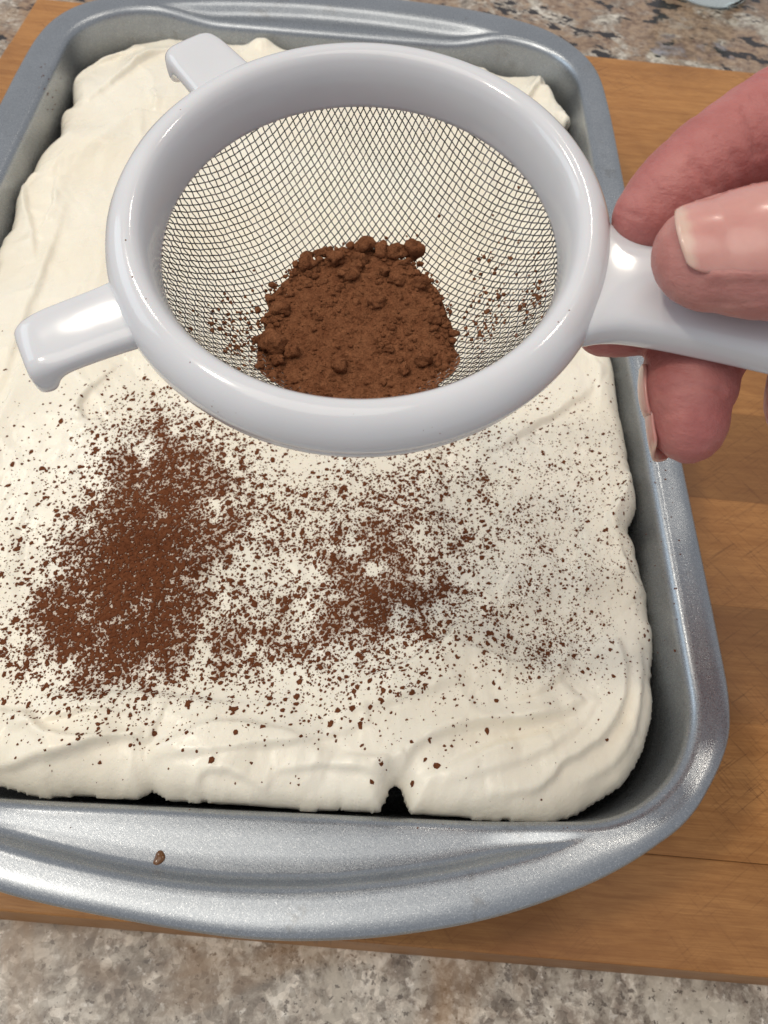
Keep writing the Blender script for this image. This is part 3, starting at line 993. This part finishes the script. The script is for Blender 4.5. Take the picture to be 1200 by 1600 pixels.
SUB = 5
cr_, sr_ = math.cos(rot), math.sin(rot)
for d_ in (0, 1):
    for i in range(-NW, NW + 1):
        P_, idx = [], []
        for j in range(-NW, NW + 1):
            q = node(i, j) if d_ == 0 else node(j, i)
            if not np.isnan(q[0]) and math.hypot(q[0], q[1]) < 3.62:
                P_.append(q)
                idx.append(j)
        if len(P_) < 3:
            continue
        P_ = np.array(P_)
        par = np.array([1 if (i + j) % 2 else -1 for j in idx]) * (1 if d_ else -1)
        m0 = len(P_)
        u = np.linspace(0, m0 - 1, (m0 - 1) * SUB + 1)
        k0 = np.clip(u.astype(int), 0, m0 - 2)
        fr = (u - k0)[:, None]
        g_ = lambda k: P_[np.clip(k, 0, m0 - 1)]
        p0, p1, p2, p3 = g_(k0 - 1), g_(k0), g_(k0 + 1), g_(k0 + 2)
        c = 0.5 * (2 * p1 + (p2 - p0) * fr + (2 * p0 - 5 * p1 + 4 * p2 - p3) * fr ** 2 + (3 * p1 - p0 - 3 * p2 + p3) * fr ** 3)
        c[:, :2] += 0.006 * np.column_stack([vnoise(u * .4 + 7 * i, u * 0 + d_), vnoise(u * .4 + 5 * i, u * 0 + 3 + d_)])
        rr_ = np.hypot(c[:, 0], c[:, 1])
        keepn = rr_ < 3.30
        if keepn.sum() < 4:
            continue
        lift = 0.0115 * np.cos(np.pi * (u - k0)) * par[k0]
        dz = DB * 2.1 * (rr_ / RB_) ** 1.1 / RB_
        nn = np.column_stack([-dz * c[:, 0] / (rr_ + 1e-6), -dz * c[:, 1] / (rr_ + 1e-6), np.ones(len(c))])
        nn /= np.linalg.norm(nn, axis=1)[:, None]
        c = np.column_stack([c[:, 0], c[:, 1], bowlz(rr_)]) + nn * lift[:, None]
        c, nn = c[keepn], nn[keepn]
        c = np.column_stack([c[:, 0] * cr_ - c[:, 1] * sr_, c[:, 0] * sr_ + c[:, 1] * cr_, c[:, 2]])
        nn = np.column_stack([nn[:, 0] * cr_ - nn[:, 1] * sr_, nn[:, 0] * sr_ + nn[:, 1] * cr_, nn[:, 2]])
        m = len(c)
        tg = np.gradient(c, axis=0)
        tg /= np.linalg.norm(tg, axis=1)[:, None]
        sd = np.cross(tg, nn)
        sd /= np.linalg.norm(sd, axis=1)[:, None] + 1e-9
        u2 = np.cross(sd, tg)
        ringp = [c + rw * (math.cos(q) * sd + math.sin(q) * u2) for q in (0.0, 1.257, 2.513, 3.77, 5.027)]
        Vs.append(np.stack(ringp, 1).reshape(-1, 3))
        Fs.append(grid_faces(m, 5, False, True) + base_i)
        base_i += m * 5
tag(mesh('mesh_bowl', S(np.concatenate(Vs)), np.concatenate(Fs), M_WIRE, sieve), kind='stuff')

# ------------------------------------------------------------------ cocoa in the sieve
pile = thing('cocoa_pile', S(np.array([-.05, -.3, -2.6])), 'heap of lumpy brown cocoa powder lying inside the white sieve', 'cocoa powder')
NR, NT_ = 150, 330
tt_ = np.linspace(0, 2 * np.pi, NT_, endpoint=False)
Rr, Tt = np.meshgrid(np.linspace(0, 1, NR), tt_, indexing='ij')
LOW = np.clip(-np.sin(Tt), 0, 1)
SQ = 1 + .09 * np.sin(2 * Tt) ** 2 * (LOW > 0)
edge = 1.70 * SQ * (1 + .20 * LOW) + 0.10 * fbm(2 * np.cos(Tt), 2 * np.sin(Tt), 1.0, 3) + .05 * vnoise(7 * np.cos(Tt), 7 * np.sin(Tt), 2.0)
PXl, PYl = -.05 + edge * Rr * np.cos(Tt), -.30 + edge * Rr * np.sin(Tt)


def pileh(x, y):
    r = np.hypot(x + .05, y + .3) / 1.8
    h = -2.42 - 0.05 * r ** 2 + 0.055 * fbm(x * 1.3, y * 1.3, 4.0, 3) + 0.045 * np.abs(fbm(x * 4, y * 4, 1.0, 3)) + 0.020 * fbm(x * 12, y * 12, 3.0, 3) + .010 * np.abs(vnoise(x * 34, y * 34, 6.0))
    return h


PZl = pileh(PXl, PYl)
skirt = np.clip((Rr - .93) / .07, 0, 1)
PZl = PZl * (1 - skirt ** 1.5) + (bowlz(np.hypot(PXl, PYl)) + .015) * skirt ** 1.5
PZl = np.maximum(PZl, bowlz(np.hypot(PXl, PYl)) + .015)
V = np.stack([PXl, PYl, PZl], -1).reshape(-1, 3)
# underside follows the mesh so that the heap has a body
Ub = V.copy().reshape(NR, NT_, 3)[::-1].copy()
Ub[..., 2] = bowlz(np.hypot(Ub[..., 0], Ub[..., 1])) + .013
V2 = np.concatenate([V, Ub[::6].reshape(-1, 3)])
F = grid_faces(NR + len(Ub[::6]), NT_, False, True)
mesh('powder_heap', S(V2), F, M_PILE, pile)


def lump(x, y, r, name, parent, sink=.45, zoff=0.0, sub=3):
    b = bmesh.new()
    bmesh.ops.create_icosphere(b, subdivisions=sub, radius=1)
    v_ = np.array([q.co[:] for q in b.verts])
    f_ = [[q.index for q in g_.verts] for g_ in b.faces]
    b.free()
    sd = random.random() * 50
    dn = 1 + .42 * vnoise(v_[:, 0] * 1.2 + sd, v_[:, 1] * 1.2, v_[:, 2] * 1.2) + .26 * fbm(v_[:, 0] * 2.8 + sd, v_[:, 1] * 2.8, v_[:, 2] * 2.8, 3)
    v_ = v_ * dn[:, None] * r * np.array([random.uniform(.9, 1.2), random.uniform(.85, 1.1), random.uniform(.75, 1.0)])
    c = np.array([x, y, max(float(pileh(x, y)), float(bowlz(math.hypot(x, y)))) + r * (1 - sink) * .8 + zoff])
    return v_ + c, f_


big = [(-1.50, -.98, .20, .15), (-1.15, -1.10, .12, .2), (-1.38, -1.28, .11, .2), (-.28, .62, .15, .35), (-.55, .98, .14, .3), (.28, .02, .13, .45), (.92, 1.28, .17, .2), (.62, 1.22, .14, .2),
       (-.02, 1.30, .14, .2), (.30, 1.22, .13, .25), (-1.05, .85, .13, .3), (.55, -.95, .075, .2), (-.30, -1.32, .13, .35), (.62, .55, .11, .4), (1.05, .50, .11, .4), (1.15, -1.15, .12, .3),
       (1.35, -.3, .10, .3), (-1.45, -.2, .12, .35), (.85, -1.35, .10, .3), (-.12, .80, .10, .3), (.38, .72, .09, .3), (1.4, .1, .08, .3), (-.10, 1.02, .12, .3), (-.75, 1.15, .09, .3)]
for (x, y, r, sk) in big:
    v_, f_ = lump(x, y, r, 'lump', pile, sk)
    mesh('lump', S(v_), f_, M_PILE, pile)
vs, fs, kb = [], [], 0
for i in range(900):
    a = random.uniform(0, 2 * math.pi)
    r_ = 1.8 * math.sqrt(random.random()) if i < 560 else random.uniform(1.45, 1.84)
    r = min(.07, .012 + random.expovariate(1 / .014))
    if i >= 560:
        r = min(.07, r * 1.25)
    kx = (1 + .20 * max(0, -math.sin(a))) * (1 + (.09 if math.sin(a) < 0 else -.02) * math.sin(2 * a) ** 2) * .95
    r_ *= kx
    v_, f_ = lump(-.05 + r_ * math.cos(a), -.3 + r_ * math.sin(a), r, 'c', pile, random.uniform(.3, .9), sub=1 if r < .045 else 2)
    fs += [[q + kb for q in g_] for g_ in f_]
    kb += len(v_)
    vs.append(v_)
tag(mesh('small_crumbs', S(np.concatenate(vs)), fs, M_PILE, pile), kind='stuff')
# specks caught in the wires on both sides
vs, fs, kb = [], [], 0
for (cx0, cy0, sx, sy, cnt) in ((-2.25, -.75, .22, .42, 80), (-2.0, -1.3, .2, .3, 50), (2.35, .25, .26, .5, 90), (2.15, -.5, .15, .35, 50), (0.9, 1.75, .3, .1, 8), (2.9, -.6, .10, .35, 45), (-1.9, .2, .2, .3, 14)):
    for i in range(cnt):
        x, y = random.gauss(cx0, sx), random.gauss(cy0, sy)
        if math.hypot(x, y) > 3.2:
            continue
        r = random.uniform(.012, .04) * random.uniform(.6, 1.3)
        v_ = iv * (1 + .25 * rng.normal(size=(len(iv), 1))) * r + np.array([x, y, float(bowlz(math.hypot(x, y))) + .012])
        fs += [[q + kb for q in g_] for g_ in ifc]
        kb += len(v_)
        vs.append(v_)
for i in range(34):
    a = random.uniform(-2.9, -.3) if i < 22 else random.uniform(0, 6.28)
    q = random.uniform(.1, 1.3)
    r = random.uniform(.006, .016)
    v_ = iv * r + np.array([(3.5 + .5 * math.sin(q) * .98) * math.cos(a), (3.5 + .5 * math.sin(q) * .98) * math.sin(a), -.52 + .52 * math.cos(q)])
    fs += [[qq + kb for qq in g_] for g_ in ifc]
    kb += len(v_)
    vs.append(v_)
tag(mesh('cocoa_specks', S(np.concatenate(vs)), fs, M_PILE, smooth=False), 'fine cocoa specks caught in the wires around the heap', 'cocoa', kind='stuff')

# ------------------------------------------------------------------ hand
def tube(joints, up, nseg=36, taper_up=None, creases=()):
    """joints: (point, half width across, half thickness); closed rounded tube; up: direction of the nail side"""
    J = np.array([[*p, a, b] for p, a, b in joints])
    st = spline(J, 22 * (len(J) - 1))
    c, wv, tv = st[:, :3], st[:, 3], st[:, 4]
    L = np.concatenate([[0], np.cumsum(np.linalg.norm(np.diff(c, axis=0), axis=1))])
    for (pos, wdt, dep) in creases:
        g = 1 - dep * np.exp(-((L - pos) / wdt) ** 2)
        wv, tv = wv * g, tv * g
    tg = np.gradient(c, axis=0)
    tg /= np.linalg.norm(tg, axis=1)[:, None]
    up = np.asarray(up, float)
    sd = np.cross(tg, up)
    sd /= np.linalg.norm(sd, axis=1)[:, None]
    u2 = np.cross(sd, tg)
    t = np.linspace(0, 2 * np.pi, nseg, endpoint=False)
    R_ = []
    # rounded cap at the tip (first joint)
    for k in (12, 30, 50, 70, 84):
        a = math.radians(90 - k)
        cc = c[0] - tg[0] * wv[0] * 0.95 * math.sin(math.radians(90 - k)) if False else c[0] - tg[0] * (0.98 * wv[0] * math.cos(math.radians(k)))
        s_ = math.sin(math.radians(k))
        R_.append(cc + s_ * (wv[0] * np.cos(t)[:, None] * sd[0] + tv[0] * np.sin(t)[:, None] * u2[0]))
    for i in range(len(c)):
        R_.append(c[i] + wv[i] * np.cos(t)[:, None] * sd[i] + tv[i] * np.sin(t)[:, None] * u2[i])
    m = len(R_)
    V_ = np.concatenate(R_)
    F_ = grid_faces(m, nseg, False, True).tolist() + [list(range(nseg))[::-1], list(range((m - 1) * nseg, m * nseg))]
    return V_, F_, (c, tg, sd, u2, wv, tv, L)


toCam = -RC[2]
upimg = -RC[1]
TU = toCam * .93 + upimg * .36                # thumb nail faces the lens, a little towards the top of the picture
HCEN = at(1500, 420, 13.2)
wrist = at(2150, 640, 14.2)
elbow = at(3300, 1100, 17)
th_j = [(at(1108, 402, 11.02), .80, .66), (at(1165, 398, 11.0), .93, .76), (at(1250, 395, 11.02), 1.00, .84), (at(1350, 400, 11.1), .98, .86), (at(1430, 405, 11.35), 1.02, .95), (at(1560, 430, 11.9), 1.15, 1.1),
        (at(1750, 500, 12.8), 1.35, 1.3), (at(1900, 560, 13.6), 1.3, 1.2)]
in_j = [(at(1012, 341, 12.35), .55, .55), (at(1040, 312, 12.35), .66, .64), (at(1092, 268, 12.4), .74, .70), (at(1160, 222, 12.6), .80, .76), (at(1240, 180, 12.9), .86, .84), (at(1360, 160, 13.3), .92, .88),
        (at(1500, 200, 13.6), .95, .95), (at(1660, 300, 13.8), 1.05, 1.05)]
mi_j = [(at(945, 512, 13.35), .50, .50), (at(1000, 500, 13.45), .62, .60), (at(1090, 470, 13.7), .72, .7), (at(1200, 430, 14.1), .78, .75), (at(1330, 370, 14.6), .88, .84), (at(1480, 350, 14.6), .92, .9), (at(1660, 380, 14.5), 1.05, 1.0)]
ri_j = [(at(1076, 650, 12.9), .80, .64), (at(1076, 605, 13.0), .93, .76), (at(1095, 550, 13.6), .92, .76), (at(1150, 510, 14.7), .80, .72), (at(1270, 480, 15.4), .86, .82), (at(1420, 450, 15.5), .9, .9), (at(1640, 470, 15.2), 1.0, 1.0)]
pi_j = [(at(1252, 655, 13.4), .58, .5), (at(1252, 610, 13.7), .66, .58), (at(1280, 560, 14.5), .68, .62), (at(1370, 540, 15.4), .74, .7), (at(1500, 540, 15.8), .8, .8), (at(1680, 570, 15.3), .95, .95)]
palm = [(at(1560, 350, 13.7), 1.4, 1.0), (at(1650, 380, 13.9), 2.6, 1.2), (at(1780, 430, 14.1), 3.2, 1.4), (at(1950, 520, 14.2), 2.9, 1.5), (wrist, 2.3, 1.6), (at(2500, 790, 14.8), 2.4, 1.9), (elbow, 3.3, 3.1)]
upf = toCam * .35 + upimg * .9
parts = [tube(th_j, TU, creases=((3.0, .12, .03), (3.25, .10, .03))),
         tube(in_j, toCam * -.5 + upimg * .8, creases=((0.95, .07, .035), (1.05 + .45, .06, .03), (2.55, .08, .05), (2.75, .06, .03))),
         tube(mi_j, -toCam * .6 - upimg * .8), tube(ri_j, -RC[0] - 0.62 * toCam), tube(pi_j, -RC[0]),
         tube(palm, toCam * .8 + upimg * .2)]
bm = bmesh.new()
for V_, F_, _ in parts:
    vv = [bm.verts.new(Vector(p * CM)) for p in V_]
    for f_ in F_:
        bm.faces.new([vv[i] for i in f_])
me = bpy.data.meshes.new('raw_hand')
bm.to_mesh(me)
bm.free()
raw = bpy.data.objects.new('raw_hand', me)
sc.collection.objects.link(raw)
rm = raw.modifiers.new('r', 'REMESH')
rm.mode = 'VOXEL'
rm.voxel_size = 0.045 * CM
sm = raw.modifiers.new('s', 'SMOOTH')
sm.factor = .5
sm.iterations = 7
dg = bpy.context.evaluated_depsgraph_get()
ev = raw.evaluated_get(dg)
m2 = bpy.data.meshes.new_from_object(ev)
bpy.data.objects.remove(raw)
hv = np.empty(len(m2.vertices) * 3)
m2.vertices.foreach_get('co', hv)
hv = hv.reshape(-1, 3) / CM
nrm = np.empty(len(m2.vertices) * 3)
m2.vertices.foreach_get('normal', nrm)
nrm = nrm.reshape(-1, 3)
def nailgeo(info, s0, s1, span, lift, tipw, roll=0.0, nv=40, nu=28):
    """curved plate on a finger's nail side from arc length s0 (free edge) to s1 (root); the first TIPW cm is the white edge"""
    c, tg, sd, u2, wv, tv, L = info
    vs_ = []
    sv = np.linspace(s0, s1, nv)
    for j, s in enumerate(sv):
        q = (s - s0) / (s1 - s0)
        f_ = lambda A_: np.array([np.interp(max(s, 0), L, A_[:, k]) for k in range(3)])
        cc, tt__, ss, uu = f_(c), f_(tg), f_(sd), f_(u2)
        w_, t_ = np.interp(max(s, 0), L, wv), np.interp(max(s, 0), L, tv)
        if s < 0:
            cc = cc + tt__ * s
        if s < 0.25:
            fall = math.sqrt(max(0.02, 1 - ((0.25 - s) / (0.25 + wv[0] * 1.12)) ** 2))
        else:
            fall = 1
        root = math.sqrt(max(0.0, 1 - max(0, (q - .80) / .20) ** 2 * .75))
        tipr = math.sqrt(max(0.05, 1 - max(0, (.14 - q) / .14) ** 2 * .35))
        for i in range(nu):
            e = -1 + 2 * i / (nu - 1)
            a = math.radians(roll + span * e * root * tipr)
            flat = 1 - 0.02 * (1 - e * e)
            curve = (e * e) * (.10 - .22 * q)
            p = cc + tt__ * curve + ss * (w_ + lift * .3) * math.sin(a) * (0.5 + .5 * fall) + uu * (t_ * flat * (0.62 + .38 * fall) + lift) * math.cos(a)
            vs_.append(p)
    return np.array(vs_), sv, nv, nu, s0, s1, tipw


NG = [nailgeo(parts[0][2], -.62, 1.45, 50, .045, .17), nailgeo(parts[3][2], -.70, .7, 48, .03, .15)]
# soft skin relief and the folds that cross the index finger
dsp = 0.012 * fbm(hv[:, 0] * 2.2, hv[:, 1] * 2.2, hv[:, 2] * 2.2, 3)


for g_ in NG:
    P3 = g_[0].reshape(g_[2], g_[3], 3)
    sub = P3[::3, 2:-2:3].reshape(-1, 3)
    edg = np.concatenate([P3[7:, 0], P3[7:, -1]])
    cen = sub.mean(0)
    near_ = np.where(np.linalg.norm(hv - cen, axis=1) < 2.2)[0]
    dn_ = np.full(len(near_), 9.0)
    for p_ in sub:
        dn_ = np.minimum(dn_, np.linalg.norm(hv[near_] - p_, axis=1))
    de_ = np.full(len(near_), 9.0)
    for p_ in edg:
        de_ = np.minimum(de_, np.linalg.norm(hv[near_] - p_, axis=1))
    if g_ is NG[1]:
        continue
    dsp[near_] += -0.07 * np.exp(-(dn_ / .12) ** 2) + 0.075 * np.exp(-(de_ / .11) ** 2)


_c = (hv - CAM) @ RC.T
HPX = np.stack([600 + FPX * _c[:, 0] / _c[:, 2], 800 + FPX * _c[:, 1] / _c[:, 2]], 1)
facing = nrm @ (-RC[2])


def crease(pts, wcm, dep, zmax=13.2, zmin=0):
    """a skin fold along a line over the side of the fingers that faces up"""
    global dsp
    sel = np.where((facing > .05) & (_c[:, 2] < zmax) & (_c[:, 2] > zmin) & (np.abs(HPX[:, 0] - pts[1][0]) < 90) & (np.abs(HPX[:, 1] - pts[1][1]) < 120))[0]
    P_ = spline([(x, y, 0) for x, y in pts], 24)[:, :2]
    dm = np.full(len(sel), 1e9)
    for a_, b_ in zip(P_[:-1], P_[1:]):
        e = b_ - a_
        t = np.clip(((HPX[sel] - a_) @ e) / (e @ e + 1e-9), 0, 1)
        dm = np.minimum(dm, np.linalg.norm(HPX[sel] - a_ - t[:, None] * e, axis=1))
    dsp[sel] += -dep * np.exp(-(dm / 100 / wcm) ** 2) + dep * .35 * np.exp(-((dm / 100 - 1.9 * wcm) / wcm) ** 2)


for c_ in (([(1083, 256), (1098, 272), (1107, 294)], .075, .028), ([(1068, 270), (1080, 284), (1086, 304)], .05, .010), ([(1146, 244), (1155, 268), (1159, 296)], .09, .022),
           ([(1164, 168), (1178, 200), (1186, 238)], .09, .035), ([(1176, 150), (1193, 190), (1200, 230)], .07, .018), ([(968, 326), (985, 334), (1002, 340)], .035, .018),
           ([(1010, 270), (1030, 300), (1040, 330)], .04, .010), ([(1120, 215), (1130, 235), (1136, 262)], .04, .012), ([(1030, 610), (1080, 602), (1130, 612)], .05, .02),
           ([(1050, 480), (1120, 488), (1180, 486)], .05, .012), ([(1100, 470), (1150, 474), (1200, 468)], .04, .012)):
    crease(*c_)
dsp += 0.004 * fbm(hv[:, 0] * 9, hv[:, 1] * 9, hv[:, 2] * 9, 2)
hv = hv + nrm * dsp[:, None]
pbase = at(1650, 420, 14.6)
person = thing('person', pbase, 'bare right hand coming in from the edge, thumb and fingertips pinching the white sieve handle', 'person')
m2.vertices.foreach_set('co', ((hv - pbase) * CM).ravel())
at_ = m2.attributes.new('redness', 'FLOAT', 'POINT')


def near(chain, rr0):
    c_ = chain[2][0][::6]
    dmin = np.full(len(hv), 1e9)
    for p_ in c_:
        dmin = np.minimum(dmin, np.linalg.norm(hv - p_, axis=1))
    return dmin - rr0


dthumb = near(parts[0], 0.0)
red = np.zeros(len(hv))
for ch in parts[1:5]:
    red = np.maximum(red, np.clip((dthumb - near(ch, 0.0)) / .5 + .5, 0, 1))
red = np.clip(red * .85 + .25 * fbm(hv[:, 0] * .9, hv[:, 1] * .9, hv[:, 2] * .9, 2), 0.05, 1)
at_.data.foreach_set('value', red)
m2.update()
m2.name = 'hand'
m2.materials.clear()
m2.materials.append(M_SKIN)
m2.shade_smooth()
ho = bpy.data.objects.new('hand', m2)
link(ho, person)


def nail(geo, name='fingernail'):
    V_, sv, nv, nu, s0, s1, tipw = geo
    F_ = grid_faces(nv, nu)
    o = mesh(name, V_, F_, M_NAIL, person)
    tip_, al_ = [], []
    for j, s_ in enumerate(sv):
        for i in range(nu):
            e = -1 + 2 * i / (nu - 1)
            lim_ = tipw * (1.0 - .25 * e * e) + .02 * math.sin(i * 1.1)
            tip_.append(min(1, max(0, (lim_ - (s_ - s0)) / .10 + .5)) * .82)
            al_.append((s_ - s0) / (s1 - s0))
    o.data.attributes.new('tip', 'FLOAT', 'POINT').data.foreach_set('value', tip_)
    o.data.attributes.new('along', 'FLOAT', 'POINT').data.foreach_set('value', al_)
    so = o.modifiers.new('solid', 'SOLIDIFY')
    so.thickness = 0.045 * CM
    so.offset = 0
    return o


for g_ in NG:
    nail(g_)
